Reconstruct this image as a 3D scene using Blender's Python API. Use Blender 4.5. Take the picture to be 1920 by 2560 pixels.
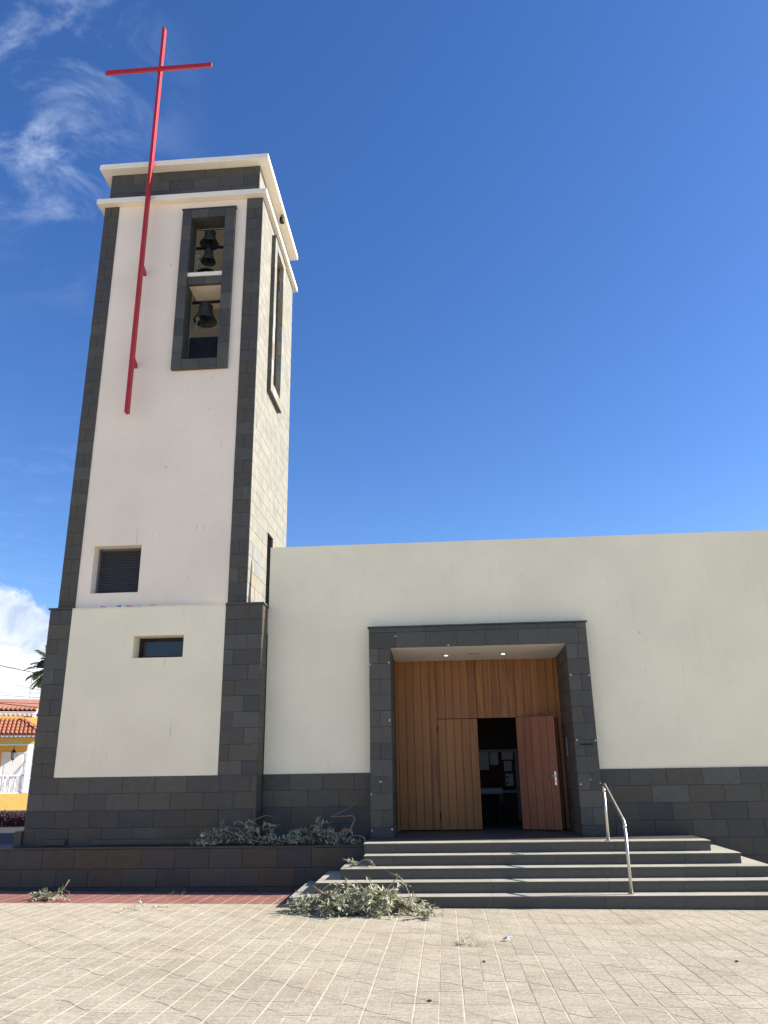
import bpy, math, random
from mathutils import Vector, Matrix
R=math.radians
for o in list(bpy.data.objects): bpy.data.objects.remove(o)
scene=bpy.context.scene
COL=scene.collection
rnd=random.Random(7)

# ------------------------------------------------------------------ camera
YAW,PITCH,ROLL,FPX=0.0700883,0.318603,-0.0161175,1930.0
CAM=Vector((0,0,2.05))
fwd=Vector((-math.sin(YAW)*math.cos(PITCH),math.cos(YAW)*math.cos(PITCH),math.sin(PITCH)))
rt=Vector((math.cos(YAW),math.sin(YAW),0)); up=rt.cross(fwd)
r2=math.cos(ROLL)*rt+math.sin(ROLL)*up; u2=-math.sin(ROLL)*rt+math.cos(ROLL)*up
cd=bpy.data.cameras.new('camera'); cam=bpy.data.objects.new('camera',cd); COL.objects.link(cam)
cam.matrix_world=Matrix(((r2.x,u2.x,-fwd.x,CAM.x),(r2.y,u2.y,-fwd.y,CAM.y),(r2.z,u2.z,-fwd.z,CAM.z),(0,0,0,1)))
cd.sensor_fit='VERTICAL'; cd.sensor_height=24.0; cd.lens=FPX/2560*24.0
cd.clip_start=0.05; cd.clip_end=6000
scene.camera=cam
scene.render.resolution_x=768; scene.render.resolution_y=1024

# ------------------------------------------------------------------ sun, sky, exposure
SUN=Vector((1.55,0.18,1.0)).normalized()
SEL=math.asin(SUN.z); SAZ=math.atan2(SUN.x,SUN.y)
sl=bpy.data.lights.new('sun','SUN'); so=bpy.data.objects.new('sun',sl); COL.objects.link(so)
sl.energy=4.9; sl.angle=R(0.5); sl.color=(1.0,0.93,0.82)
so.rotation_euler=SUN.to_track_quat('Z','Y').to_euler(); so.location=(20,8,30)
vs=scene.view_settings
vs.view_transform='Standard'; vs.look='None'; vs.gamma=1; vs.use_curve_mapping=False
vs.exposure=1.05

w=bpy.data.worlds.new('World'); scene.world=w; w.use_nodes=True
nt=w.node_tree; nt.nodes.clear()
class NB:
    """small node helper"""
    def __init__(s,nt): s.nt=nt
    def n(s,t,**k):
        x=s.nt.nodes.new(t)
        for a,b in k.items(): setattr(x,a,b)
        return x
    def l(s,a,b): s.nt.links.new(a,b)
    def val(s,sock,v):
        if hasattr(v,'is_linked'): s.l(v,sock)
        else: sock.default_value=v
    def math(s,op,a,b=None,c=None,clamp=False):
        x=s.n('ShaderNodeMath',operation=op); x.use_clamp=clamp
        s.val(x.inputs[0],a)
        if b is not None: s.val(x.inputs[1],b)
        if c is not None: s.val(x.inputs[2],c)
        return x.outputs[0]
    def smooth(s,v,a,b,lo=0.0,hi=1.0):
        x=s.n('ShaderNodeMapRange'); x.interpolation_type='SMOOTHSTEP'
        s.val(x.inputs[0],v); x.inputs[1].default_value=a; x.inputs[2].default_value=b
        x.inputs[3].default_value=lo; x.inputs[4].default_value=hi
        return x.outputs[0]
    def noise(s,vec,scale,detail=4,rough=.55,dist=0):
        x=s.n('ShaderNodeTexNoise'); s.l(vec,x.inputs['Vector'])
        x.inputs['Scale'].default_value=scale; x.inputs['Detail'].default_value=detail
        x.inputs['Roughness'].default_value=rough; x.inputs['Distortion'].default_value=dist
        return x.outputs['Fac']
    def mapping(s,vec,scale=(1,1,1),loc=(0,0,0),rot=(0,0,0)):
        x=s.n('ShaderNodeMapping'); s.l(vec,x.inputs[0]); x.inputs['Scale'].default_value=scale
        x.inputs['Location'].default_value=loc; x.inputs['Rotation'].default_value=rot
        return x.outputs[0]
    def mix(s,f,a,b,mode='MIX'):
        x=s.n('ShaderNodeMix',data_type='RGBA',blend_type=mode)
        s.val(x.inputs[0],f); s.val(x.inputs[6],a); s.val(x.inputs[7],b)
        return x.outputs[2]
    def ramp(s,f,stops,interp='LINEAR'):
        x=s.n('ShaderNodeValToRGB'); s.l(f,x.inputs[0]); e=x.color_ramp.elements; x.color_ramp.interpolation=interp
        while len(e)<len(stops): e.new(.5)
        for el,(p,c) in zip(e,stops): el.position=p; el.color=(*c,1)
        return x.outputs[0]
B=NB(nt)
SKY=0.097
sky=B.n('ShaderNodeTexSky',sky_type='NISHITA'); sky.sun_disc=False
sky.sun_elevation=SEL; sky.sun_rotation=SAZ; sky.altitude=300; sky.air_density=1.0; sky.dust_density=0.4; sky.ozone_density=3.5
tc=B.n('ShaderNodeTexCoord'); g=tc.outputs['Generated']
sx=B.n('ShaderNodeSeparateXYZ'); B.l(g,sx.inputs[0]); dx,dy,dz=sx.outputs
zc=B.math('MAXIMUM',dz,0.06)
cv=B.n('ShaderNodeCombineXYZ'); B.l(B.math('DIVIDE',dx,zc),cv.inputs[0]); B.l(B.math('DIVIDE',dy,zc),cv.inputs[1])
wv=B.mapping(cv.outputs[0],scale=(1.0,1.15,1),loc=(3.1,1.7,0),rot=(0,0,R(-20)))
n1=B.noise(wv,6.0,10,.64,.45); n2=B.noise(wv,0.95,3,.5)
# wisps thin out from the western half of the sky towards the east
west=B.smooth(dx,-0.22,-0.46); high=B.smooth(dz,0.50,0.64,0.08,1.0)
cov=B.math('MULTIPLY',B.math('MULTIPLY',west,high),B.smooth(n2,.36,.60,.25,1.0))
wisp=B.math('MULTIPLY',B.smooth(n1,.44,.74),cov)
wisp=B.math('MULTIPLY',wisp,0.64,clamp=True)
# cumulus bank low in the west
n3=B.noise(g,9,8,.6,.3); n4=B.noise(g,22,7,.62,.2)
top=B.math('ADD',B.math('MULTIPLY',B.math('SUBTRACT',-0.34,dx),0.62),0.100)
top=B.math('MINIMUM',top,0.275)
top=B.math('ADD',top,B.math('MULTIPLY',B.math('SUBTRACT',n3,.5),0.16))
top=B.math('ADD',top,B.math('MULTIPLY',B.math('SUBTRACT',n4,.5),0.05))
cum=B.smooth(B.math('SUBTRACT',top,dz),-0.003,0.014)
n5=B.noise(B.mapping(g,loc=(2,5,1),scale=(1,1,1.6)),13,7,.6,.4)
shade=B.ramp(n5,[(.33,(3.0,3.6,4.6)),(.50,(5.2,5.6,6.3)),(.64,(7.6,7.6,7.5))])
hs=B.n('ShaderNodeHueSaturation'); hs.inputs['Saturation'].default_value=1.22; hs.inputs['Hue'].default_value=.511; B.l(sky.outputs[0],hs.inputs['Color'])
c1=B.mix(wisp,hs.outputs[0],(5.0,5.7,6.9,1))
c2=B.mix(cum,c1,shade)
bg=B.n('ShaderNodeBackground'); bg.inputs[1].default_value=SKY; B.l(c2,bg.inputs[0])
wo=B.n('ShaderNodeOutputWorld'); B.l(bg.outputs[0],wo.inputs[0])

# ------------------------------------------------------------------ materials
MATS={}
def newmat(name):
    m=bpy.data.materials.new(name); m.use_nodes=True; m.node_tree.nodes.clear(); b=NB(m.node_tree)
    p=b.n('ShaderNodeBsdfPrincipled'); o=b.n('ShaderNodeOutputMaterial'); b.l(p.outputs[0],o.inputs[0])
    MATS[name]=m
    return m,b,p
def bump(b,p,h,strength,dist=.01):
    x=b.n('ShaderNodeBump'); x.inputs['Strength'].default_value=strength; x.inputs['Distance'].default_value=dist
    b.l(h,x.inputs['Height']); b.l(x.outputs[0],p.inputs['Normal'])
def worldpos(b,rand=True):
    gq=b.n('ShaderNodeNewGeometry').outputs['Position']
    oi=b.n('ShaderNodeObjectInfo').outputs['Random']
    if not rand: return gq,oi
    v=b.n('ShaderNodeVectorMath',operation='ADD'); b.l(gq,v.inputs[0])
    cx=b.n('ShaderNodeCombineXYZ'); b.l(b.math('MULTIPLY',oi,37.0),cx.inputs[0]); b.l(b.math('MULTIPLY',oi,91.0),cx.inputs[2])
    b.l(cx.outputs[0],v.inputs[1]); return v.outputs[0],oi
def simple(name,col,rough=.6,metal=0,var=.12,scale=6,bs=0,bscale=60,spec=.4):
    m,b,p=newmat(name); v,oi=worldpos(b)
    n=b.noise(v,scale,5)
    lo=tuple(c*(1-var) for c in col); hi=tuple(min(1,c*(1+var)) for c in col)
    b.l(b.ramp(n,[(.3,lo),(.7,hi)]),p.inputs['Base Color'])
    p.inputs['Roughness'].default_value=rough; p.inputs['Metallic'].default_value=metal; p.inputs['Specular IOR Level'].default_value=spec
    if bs: bump(b,p,b.noise(v,bscale,4),bs)
    return m
def plaster(name,col,dirt=.38):
    m,b,p=newmat(name); v,_=worldpos(b,False)
    n=b.noise(v,.7,4); n2=b.noise(v,5,5)
    c=b.mix(b.smooth(n,.3,.7),(*[x*.95 for x in col],1),(*[min(1,x*1.03) for x in col],1))
    # rain streaks: tall thin marks
    st=b.noise(b.mapping(v,scale=(7,7,.35)),1.6,6,.6)
    msk=b.math('MULTIPLY',b.smooth(st,.57,.80),b.smooth(b.noise(v,.9,2),.42,.62))
    c=b.mix(b.math('MULTIPLY',msk,dirt),c,(*[x*.62 for x in col],1))
    dr=b.noise(b.mapping(v,scale=(26,26,1.1)),1.0,2,.5)
    c=b.mix(b.math('MULTIPLY',b.smooth(dr,.735,.775),.55),c,(.22,.20,.17,1))
    sp=b.noise(v,9,2,.4)
    c=b.mix(b.math('MULTIPLY',b.smooth(sp,.78,.82),.7),c,(.2,.18,.15,1))
    c=b.mix(b.smooth(n2,.5,.9,0,.16),c,(*[x*.80 for x in col],1))
    b.l(c,p.inputs['Base Color']); p.inputs['Roughness'].default_value=.9; p.inputs['Specular IOR Level'].default_value=.2
    bump(b,p,b.math('ADD',b.noise(v,70,4),b.math('MULTIPLY',b.noise(v,3.5,3),.9)),.22,.006)
    return m
def stone(name,tones,grain=(1,1,1),gs=9,rough=.62,contrast=.25,spots=.5):
    m,b,p=newmat(name); v,oi=worldpos(b)
    k=len(tones); base=b.ramp(oi,[(i/k,t) for i,t in enumerate(tones)],'CONSTANT')
    n=b.noise(b.mapping(v,scale=grain),gs,6,.62,.4); n2=b.noise(v,2.4,4,.6,.5)
    f=b.math('ADD',b.math('MULTIPLY',b.math('SUBTRACT',n,.5),contrast*2.2),1.0)
    f=b.math('ADD',f,b.math('MULTIPLY',b.math('SUBTRACT',n2,.5),contrast*1.6))
    mm=b.n('ShaderNodeVectorMath',operation='SCALE'); b.l(base,mm.inputs[0]); b.l(f,mm.inputs['Scale'])
    c=mm.outputs[0]
    # lime bloom and scratches
    sc=b.smooth(b.noise(v,5.5,7,.7,1.2),.66,.80)
    c=b.mix(b.math('MULTIPLY',sc,spots*.5),c,(.36,.36,.34,1))
    b.l(c,p.inputs['Base Color'])
    rr=b.smooth(n2,.3,.7,rough-.1,rough+.1); b.l(rr,p.inputs['Roughness']); p.inputs['Specular IOR Level'].default_value=.42
    bump(b,p,b.math('ADD',b.noise(v,45,5,.65),b.math('MULTIPLY',n,.8)),.3,.004)
    return m
stone('basalt',[(0.0717,0.0671,0.0539),(0.0868,0.0778,0.0593),(0.0634,0.0613,0.0524),(0.0918,0.0861,0.0699),(0.0768,0.0654,0.0464),(0.0584,0.0571,0.0502),(0.0819,0.0778,0.0638),(0.0684,0.0645,0.0548)],contrast=.3)
stone('basalt_dark',[(0.0424,0.0409,0.0379),(0.0536,0.0454,0.0337),(0.0369,0.0381,0.0387),(0.0572,0.0526,0.0429),(0.0489,0.0399,0.0287),(0.0406,0.0409,0.0387)],rough=.5,contrast=.3)  # darker, slightly smoother basalt tones for the lowest stones
stone('basalt_terrace',[(0.0607,0.0537,0.0440),(0.0773,0.0563,0.0352),(0.0681,0.0598,0.0472),(0.0515,0.0466,0.0392),(0.0681,0.0510,0.0328),(0.0607,0.0546,0.0448)],contrast=.3)
stone('sunlit_tread',[(0.4063,0.3847,0.3080),(0.3831,0.3617,0.2915),(0.4296,0.4019,0.3245)],rough=.6,contrast=.12,spots=.25)  # lit copy of the step stone: sunlight painted into the colour
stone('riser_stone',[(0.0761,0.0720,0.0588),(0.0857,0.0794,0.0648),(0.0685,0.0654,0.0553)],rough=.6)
stone('sunlit_stone',[(0.2451,0.2322,0.1892),(0.2838,0.2666,0.2107),(0.2150,0.2150,0.2021),(0.2752,0.2322,0.1548),(0.3010,0.2967,0.2666),(0.2365,0.2021,0.1376),(0.2709,0.2580,0.2236),(0.2236,0.2236,0.2150)],grain=(6,6,.9),gs=5,contrast=.45,spots=.15,rough=.7)  # lit copy of the cladding: sunlight on the side faces painted as paler stone
simple('mortar',(.052,.051,.049),.9,var=.2)
simple('pale_mortar',(.10,.09,.075),.9)
plaster('plaster_rose',(.90,.768,.60)); plaster('plaster_cream',(.90,.806,.585)); plaster('plaster_white',(.86,.79,.66),.4)
plaster('plaster_inner',(.84,.79,.70),.3)
simple('blue_paint',(.055,.085,.17),.5,var=.25,scale=3)
simple('steel_grey',(.15,.15,.155),.45,.3)
simple('rust_iron',(.045,.026,.018),.8,.2,var=.4,scale=25)
simple('black_iron',(.012,.012,.014),.5,.3)
simple('white_paint',(.80,.80,.80),.5,var=.04)
simple('soffit_white',(.62,.58,.53),.8,var=.04)
simple('paper',(.42,.42,.42),.8,var=.04)
simple('tape',(.62,.61,.56),.7)
simple('alu',(.55,.56,.58),.3,.9,var=.05)
simple('board_metal',(.22,.23,.25),.6,.3)
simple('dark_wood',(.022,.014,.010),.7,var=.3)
simple('bronze',(.048,.064,.056),.62,.25,var=.55,scale=16,bs=.3,bscale=40)
simple('galvanised',(.42,.43,.43),.45,.5)
simple('screen_wire',(.30,.29,.26),.6,.3)
simple('yellow_wall',(.78,.50,.13),.85,var=.06,bs=.15)
simple('pink_wall',(.60,.30,.22),.85,var=.06)
simple('roof_tile',(.40,.145,.072),.75,var=.28,scale=9)
simple('roof_tile_pale',(.42,.19,.125),.75,var=.2,scale=9)
simple('rubber',(.014,.014,.015),.6)
simple('cloth_white',(.28,.30,.33),.85,var=.05)
simple('cork',(.055,.026,.014),.9,var=.3,scale=40)
simple('bark',(.20,.135,.085),.85,var=.35,scale=30,bs=.4,bscale=80)
simple('twig',(.42,.34,.25),.8,var=.3,scale=40)
simple('bounce_ground',(.26,.245,.215),.9,var=.2,scale=3,bs=.4,bscale=90)  # outer ground, made pale to bounce more light onto the facade
simple('concrete_grey',(.33,.32,.30),.85,var=.12)
simple('hedge_stem',(.05,.03,.025),.9)
for nm,c in (('paper_purple',(.36,.12,.55)),('paper_blue',(.02,.12,.60)),('paper_red',(.55,.06,.05)),('paper_teal',(.03,.45,.35)),('paper_yellow',(.65,.48,.03))): simple(nm,c,.7,var=.05)
def red_paint():
    m,b,p=newmat('red_paint'); v,_=worldpos(b,False)
    n=b.noise(b.mapping(v,scale=(8,8,.7)),3,5); c=b.ramp(n,[(.3,(.37,.015,.025)),(.7,(.45,.024,.034))])
    b.l(c,p.inputs['Base Color']); p.inputs['Roughness'].default_value=.5; p.inputs['Specular IOR Level'].default_value=.45
    bump(b,p,b.noise(v,50,3),.06,.003)
red_paint()
def steel():
    m,b,p=newmat('stainless'); v,_=worldpos(b,False)
    n=b.noise(b.mapping(v,scale=(40,40,2)),4,4)
    b.l(b.smooth(n,.3,.7,.36,.50),p.inputs['Roughness']); p.inputs['Base Color'].default_value=(.55,.52,.47,1); p.inputs['Metallic'].default_value=1
steel()
def wood(name,a,bb,dark,rough=.5):
    m,b,p=newmat(name); v,oi=worldpos(b)
    gr=b.noise(b.mapping(v,scale=(38,38,.9)),1.6,6,.6,.6); fl=b.noise(b.mapping(v,scale=(9,9,.45)),1.3,4,.55,1.2)
    c=b.mix(oi,(*a,1),(*bb,1)); c=b.mix(b.smooth(fl,.40,.70,0,.7),c,(*[x*1.15 for x in bb],1))
    c=b.mix(b.smooth(gr,.50,.80,0,.32),c,(*dark,1))
    b.l(c,p.inputs['Base Color']); p.inputs['Roughness'].default_value=rough; p.inputs['Specular IOR Level'].default_value=.4
    bump(b,p,gr,.18,.004)
wood('door_wood',(.195,.070,.017),(.315,.128,.032),(.10,.033,.008))
wood('leaf_wood',(.185,.056,.024),(.265,.086,.034),(.095,.027,.012))
def glass():
    m,b,p=newmat('dark_glass'); p.inputs['Base Color'].default_value=(.02,.022,.025,1); p.inputs['Roughness'].default_value=.06; p.inputs['Specular IOR Level'].default_value=.6
glass()
def lampglow():
    m,b,p=newmat('downlight_glow'); p.inputs['Emission Color'].default_value=(1,.88,.62,1); p.inputs['Emission Strength'].default_value=2.2; p.inputs['Base Color'].default_value=(.8,.8,.8,1)
lampglow()
def paving(name,tones,joint):
    m,b,p=newmat(name); v,oi=worldpos(b,False)
    base=b.ramp(b.noise(v,.55,5,.6),[(.3,tones[0]),(.5,tones[1]),(.7,tones[2])])
    rr=b.math('ADD',b.math('MULTIPLY',b.math('SUBTRACT',oi,.5),.16),1.0)
    gr=b.noise(v,120,4,.85); sp=b.noise(v,34,6,.85)
    ln=b.noise(b.mapping(v,scale=(1.6,30,1)),2.4,7,.78)          # brushed lines running across
    f=b.math('ADD',rr,b.math('MULTIPLY',b.math('SUBTRACT',gr,.5),1.7))
    f=b.math('ADD',f,b.math('MULTIPLY',b.math('SUBTRACT',sp,.5),2.3))
    f=b.math('ADD',f,b.math('MULTIPLY',b.math('SUBTRACT',ln,.5),1.9))
    mm=b.n('ShaderNodeVectorMath',operation='SCALE'); b.l(base,mm.inputs[0]); b.l(f,mm.inputs['Scale'])
    dirt=b.math('MULTIPLY',b.smooth(b.noise(v,13,4,.7,1.5),.66,.80),.35)
    c=b.mix(dirt,mm.outputs[0],(*joint,1))
    pal=b.math('MULTIPLY',b.smooth(b.noise(v,2.2,5,.6,.8),.60,.76),.35)
    c=b.mix(pal,c,(*[min(1,x*1.35) for x in tones[2]],1))
    b.l(c,p.inputs['Base Color']); p.inputs['Roughness'].default_value=.92; p.inputs['Specular IOR Level'].default_value=.2
    bump(b,p,b.math('ADD',b.math('MULTIPLY',ln,1.3),b.math('ADD',b.math('MULTIPLY',gr,.6),sp)),.75,.006)
paving('paving_cream',[(.355,.308,.232),(.398,.352,.266),(.41,.373,.292)],(.20,.17,.13))
paving('paving_red',[(.22,.10,.082),(.25,.118,.10),(.265,.135,.118)],(.30,.24,.20))
simple('red_groove',(.52,.40,.33),.95)
simple('groove_dust',(.56,.50,.395),.95,var=.25,scale=7)
def leafmat(name,a,bb,back,trans=.25):
    m,b,p=newmat(name); gq=b.n('ShaderNodeNewGeometry'); 
    n=b.noise(gq.outputs['Position'],55,2); c=b.ramp(n,[(.3,a),(.7,bb)])
    c=b.mix(gq.outputs['Backfacing'],c,(*back,1))
    b.l(c,p.inputs['Base Color']); p.inputs['Roughness'].default_value=.5
    t=b.n('ShaderNodeBsdfTranslucent'); b.l(c,t.inputs[0]); mx=b.n('ShaderNodeMixShader'); mx.inputs[0].default_value=trans
    o=[x for x in b.nt.nodes if x.type=='OUTPUT_MATERIAL'][0]
    b.l(p.outputs[0],mx.inputs[1]); b.l(t.outputs[0],mx.inputs[2]); b.l(mx.outputs[0],o.inputs[0])
leafmat('olive_leaf',(.115,.14,.062),(.28,.30,.165),(.50,.50,.36))
leafmat('palm_leaf',(.10,.14,.03),(.21,.26,.075),(.20,.24,.08))
leafmat('hedge_leaf',(.030,.008,.012),(.075,.016,.022),(.05,.012,.016),.15)

# ------------------------------------------------------------------ geometry helpers
class MB:
    def __init__(s): s.v=[]; s.f=[]; s.m=[]
    def add(s,v,f,mi=0):
        k=len(s.v); s.v+=[tuple(x) for x in v]; s.f+=[tuple(i+k for i in q) for q in f]; s.m+=[mi]*len(f); return s
    def box(s,x0,x1,y0,y1,z0,z1,mi=0):
        return s.add([(x0,y0,z0),(x1,y0,z0),(x1,y1,z0),(x0,y1,z0),(x0,y0,z1),(x1,y0,z1),(x1,y1,z1),(x0,y1,z1)],
            [(0,3,2,1),(4,5,6,7),(0,1,5,4),(1,2,6,5),(2,3,7,6),(3,0,4,7)],mi)
    def prism(s,poly,z0,z1,mi=0,top=None):
        n=len(poly); top=top or poly
        return s.add([(x,y,z0) for x,y in poly]+[(x,y,z1) for x,y in top],
            [tuple(range(n-1,-1,-1)),tuple(range(n,2*n))]+[(i,(i+1)%n,n+(i+1)%n,n+i) for i in range(n)],mi)
    def tube(s,pts,rad,seg=8,mi=0,cap=True):
        pts=[Vector(p) for p in pts]; n=len(pts)
        if not hasattr(rad,'__len__'): rad=[rad]*n
        k=len(s.v); pn=None
        for i,p in enumerate(pts):
            t=(pts[min(i+1,n-1)]-pts[max(i-1,0)]).normalized()
            if pn is None:
                a=Vector((0,0,1)) if abs(t.z)<.9 else Vector((1,0,0)); pn=t.cross(a).normalized()
            pn=(pn-t*pn.dot(t)).normalized(); q=t.cross(pn)
            for j in range(seg):
                an=2*math.pi*j/seg; s.v.append(tuple(p+(pn*math.cos(an)+q*math.sin(an))*rad[i]))
        for i in range(n-1):
            for j in range(seg):
                a=k+i*seg+j; b=k+i*seg+(j+1)%seg; s.f.append((a,b,b+seg,a+seg)); s.m.append(mi)
        if cap:
            s.f.append(tuple(k+j for j in range(seg-1,-1,-1))); s.m.append(mi)
            s.f.append(tuple(k+(n-1)*seg+j for j in range(seg))); s.m.append(mi)
        return s
    def lathe(s,prof,c=(0,0,0),seg=32,mi=0):
        k=len(s.v); n=len(prof)
        for r,z in prof:
            for j in range(seg):
                a=2*math.pi*j/seg; s.v.append((c[0]+r*math.cos(a),c[1]+r*math.sin(a),c[2]+z))
        for i in range(n-1):
            for j in range(seg):
                a=k+i*seg+j; b=k+i*seg+(j+1)%seg; s.f.append((a,b,b+seg,a+seg)); s.m.append(mi)
        return s
    def mesh(s,name,mats):
        me=bpy.data.meshes.new(name); me.from_pydata(s.v,[],s.f)
        for m in (mats if isinstance(mats,(list,tuple)) else [mats]): me.materials.append(MATS[m])
        if len(me.materials)>1: me.polygons.foreach_set('material_index',s.m)
        me.update(); return me
def link(name,data,parent=None,loc=(0,0,0),rot=(0,0,0),scale=(1,1,1),kind=None):
    o=bpy.data.objects.new(name,data); COL.objects.link(o); o.location=loc; o.rotation_euler=rot; o.scale=scale
    if parent: o.parent=parent
    if kind: o['kind']=kind
    return o
def thing(name,label,cat,loc=(0,0,0),rotz=0,group=None):
    o=link(name,None,None,loc,(0,0,rotz)); o.empty_display_size=.2
    o['label']=label; o['category']=cat
    if group: o['group']=group
    return o
def tag(o,label,cat,group=None):
    o['label']=label; o['category']=cat
    if group: o['group']=group
    return o
def part(name,mb,mat,parent,smooth=False,bevel=0,kind=None,loc=None):
    """mesh given in WORLD coords, parented to an unrotated thing"""
    off=Vector((0,0,0)); q=parent
    while q is not None: off+=Vector(q.location); q=q.parent
    me=mb.mesh(name,mat); me.transform(Matrix.Translation(-off))
    if smooth: me.shade_smooth()
    o=link(name,me,parent,kind=kind)
    if bevel:
        bv=o.modifiers.new('bevel','BEVEL'); bv.width=bevel; bv.segments=2; bv.limit_method='ANGLE'
    return o
def lpart(name,mb,mat,parent,smooth=False,loc=(0,0,0),rot=(0,0,0),kind=None,bevel=0):
    """mesh given in the parent's local coords"""
    me=mb.mesh(name,mat)
    if smooth: me.shade_smooth()
    o=link(name,me,parent,loc,rot,kind=kind)
    if bevel:
        bv=o.modifiers.new('bevel','BEVEL'); bv.width=bevel; bv.segments=2; bv.limit_method='ANGLE'
    return o
def gridwall(mb,u0,u1,v0,v1,holes,d0,d1,axis,mi=0):
    """wall sheet in (u,z) with rectangular holes, from depth d0 (front) to d1; axis 'y': u=x,d=y ; axis 'x': u=y,d=x"""
    us=sorted({u0,u1,*[h[0] for h in holes],*[h[1] for h in holes]}); us=[u for u in us if u0<=u<=u1]
    vs_=sorted({v0,v1,*[h[2] for h in holes],*[h[3] for h in holes]}); vs_=[v for v in vs_ if v0<=v<=v1]
    P=(lambda u,d,v:(u,d,v)) if axis=='y' else (lambda u,d,v:(d,u,v))
    inh=lambda a,b:any(h[0]<a<h[1] and h[2]<b<h[3] for h in holes)
    for i in range(len(us)-1):
        for j in range(len(vs_)-1):
            a,b,c,d=us[i],us[i+1],vs_[j],vs_[j+1]
            if inh((a+b)/2,(c+d)/2): continue
            for dd in (d0,d1): mb.add([P(a,dd,c),P(b,dd,c),P(b,dd,d),P(a,dd,d)],[(0,1,2,3)],mi)
    for (a,b,c,d) in [(u0,u1,v0,v1)]+list(holes):
        q=[(a,c),(b,c),(b,d),(a,d)]
        for k in range(4):
            (ua,va),(ub,vb)=q[k],q[(k+1)%4]
            mb.add([P(ua,d0,va),P(ub,d0,vb),P(ub,d1,vb),P(ua,d1,va)],[(0,1,2,3)],mi)
    return mb
# shared bevelled unit slab, scaled per piece
SLABS={}
def slabmesh(mat):
    if mat in SLABS: return SLABS[mat]
    mb=MB(); e=.005; h=.5
    pts=[]
    for z,i in ((-h,e),(-h+e,0),(h-e,0),(h,e)):
        for x,y in ((-h+i,-h+i),(h-i,-h+i),(h-i,h-i),(-h+i,h-i)): pts.append((x,y,z))
    f=[(3,2,1,0),(12,13,14,15)]
    for k in range(3):
        for j in range(4): f.append((k*4+j,k*4+(j+1)%4,k*4+4+(j+1)%4,k*4+4+j))
    mb.add(pts,f); SLABS[mat]=mb.mesh('slab_'+mat,mat); return SLABS[mat]
SL=[]   # queue of slabs: (thing, name, x0,x1,y0,y1,z0,z1,mat)
def slab(parent,x0,x1,y0,y1,z0,z1,mat='basalt',name='stone_slab',jit=.004):
    SL.append((parent,name,x0,x1,y0,y1,z0,z1,mat,rnd.uniform(-jit,jit)))
def courses(parent,u0,u1,z0,z1,d,axis='y',sgn=-1,mat='basalt',h=.3,w=.6,t=.03,gap=.003,mode='run',off=0,holes=(),matf=None):
    """stone courses on a face. d = depth of outer face, sgn = outward direction of the face along the axis"""
    z=z1; k=0
    while z>z0+.02:
        zb=max(z-h,z0)
        if zb-z0<.06: zb=z0
        if mode=='pil':
            mid=(u0+u1)/2+ (rnd.uniform(-.02,.02))
            cuts=[u0,u1] if (k+off)%2 else [u0,mid,u1]
        else:
            s=u0-((k+off)%2)*w*.5-rnd.uniform(0,w*.15); cuts=[u0]; q=s+w
            while q<u1-.06:
                if q>u0+.08: cuts.append(q+rnd.uniform(-.03,.03))
                q+=w
            cuts.append(u1)
        for a,b in zip(cuts[:-1],cuts[1:]):
            boxes=[(a,b,zb,z)]
            for (h0,h1,g0,g1) in holes:
                nb=[]
                for (p,q,r,s2) in boxes:
                    if q<=h0 or p>=h1 or s2<=g0 or r>=g1: nb.append((p,q,r,s2)); continue
                    if p<h0: nb.append((p,h0,r,s2))
                    if q>h1: nb.append((h1,q,r,s2))
                    p2,q2=max(p,h0),min(q,h1)
                    if r<g0: nb.append((p2,q2,r,g0))
                    if s2>g1: nb.append((p2,q2,g1,s2))
                boxes=nb
            for (p,q,r,s2) in boxes:
                if q-p<.03 or s2-r<.03: continue
                dd=(d,d-sgn*t) if d<d-sgn*t else (d-sgn*t,d)
                mm=matf(r) if matf else mat
                if axis=='y': slab(parent,p+gap,q-gap,dd[0],dd[1],r+gap,s2-gap,mm)
                else: slab(parent,dd[0],dd[1],p+gap,q-gap,r+gap,s2-gap,mm)
        z=zb; k+=1
def flush(limit=300):
    by={}
    for s in SL: by.setdefault((s[0],s[1]),[]).append(s)
    for (parent,name),L in by.items():
        def area(s):
            c=Vector(((s[2]+s[3])/2,(s[4]+s[5])/2,(s[6]+s[7])/2))-CAM; d=c.length; c/=d
            dx,dy,dz=s[3]-s[2],s[5]-s[4],s[7]-s[6]
            return (dy*dz*abs(c.x)+dx*dz*abs(c.y)+dx*dy*abs(c.z))/d/d
        L.sort(key=area,reverse=True)
        off=Vector(parent.location); rest={}
        for i,s in enumerate(L):
            _,_,x0,x1,y0,y1,z0,z1,mat,j=s
            if i<limit:
                c=Vector(((x0+x1)/2,(y0+y1)/2,(z0+z1)/2))-off
                # uneven laying: shift along the thinnest axis
                dims=(x1-x0,y1-y0,z1-z0); ax=dims.index(min(dims)); c[ax]+=j
                link(name,slabmesh(mat),parent,c,scale=dims)
            else: rest.setdefault(mat,MB()).box(x0,x1,y0,y1,z0,z1)
        for mat,mb in rest.items(): part(name+'s',mb,mat,parent,kind='stuff')
    SL.clear()

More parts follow.
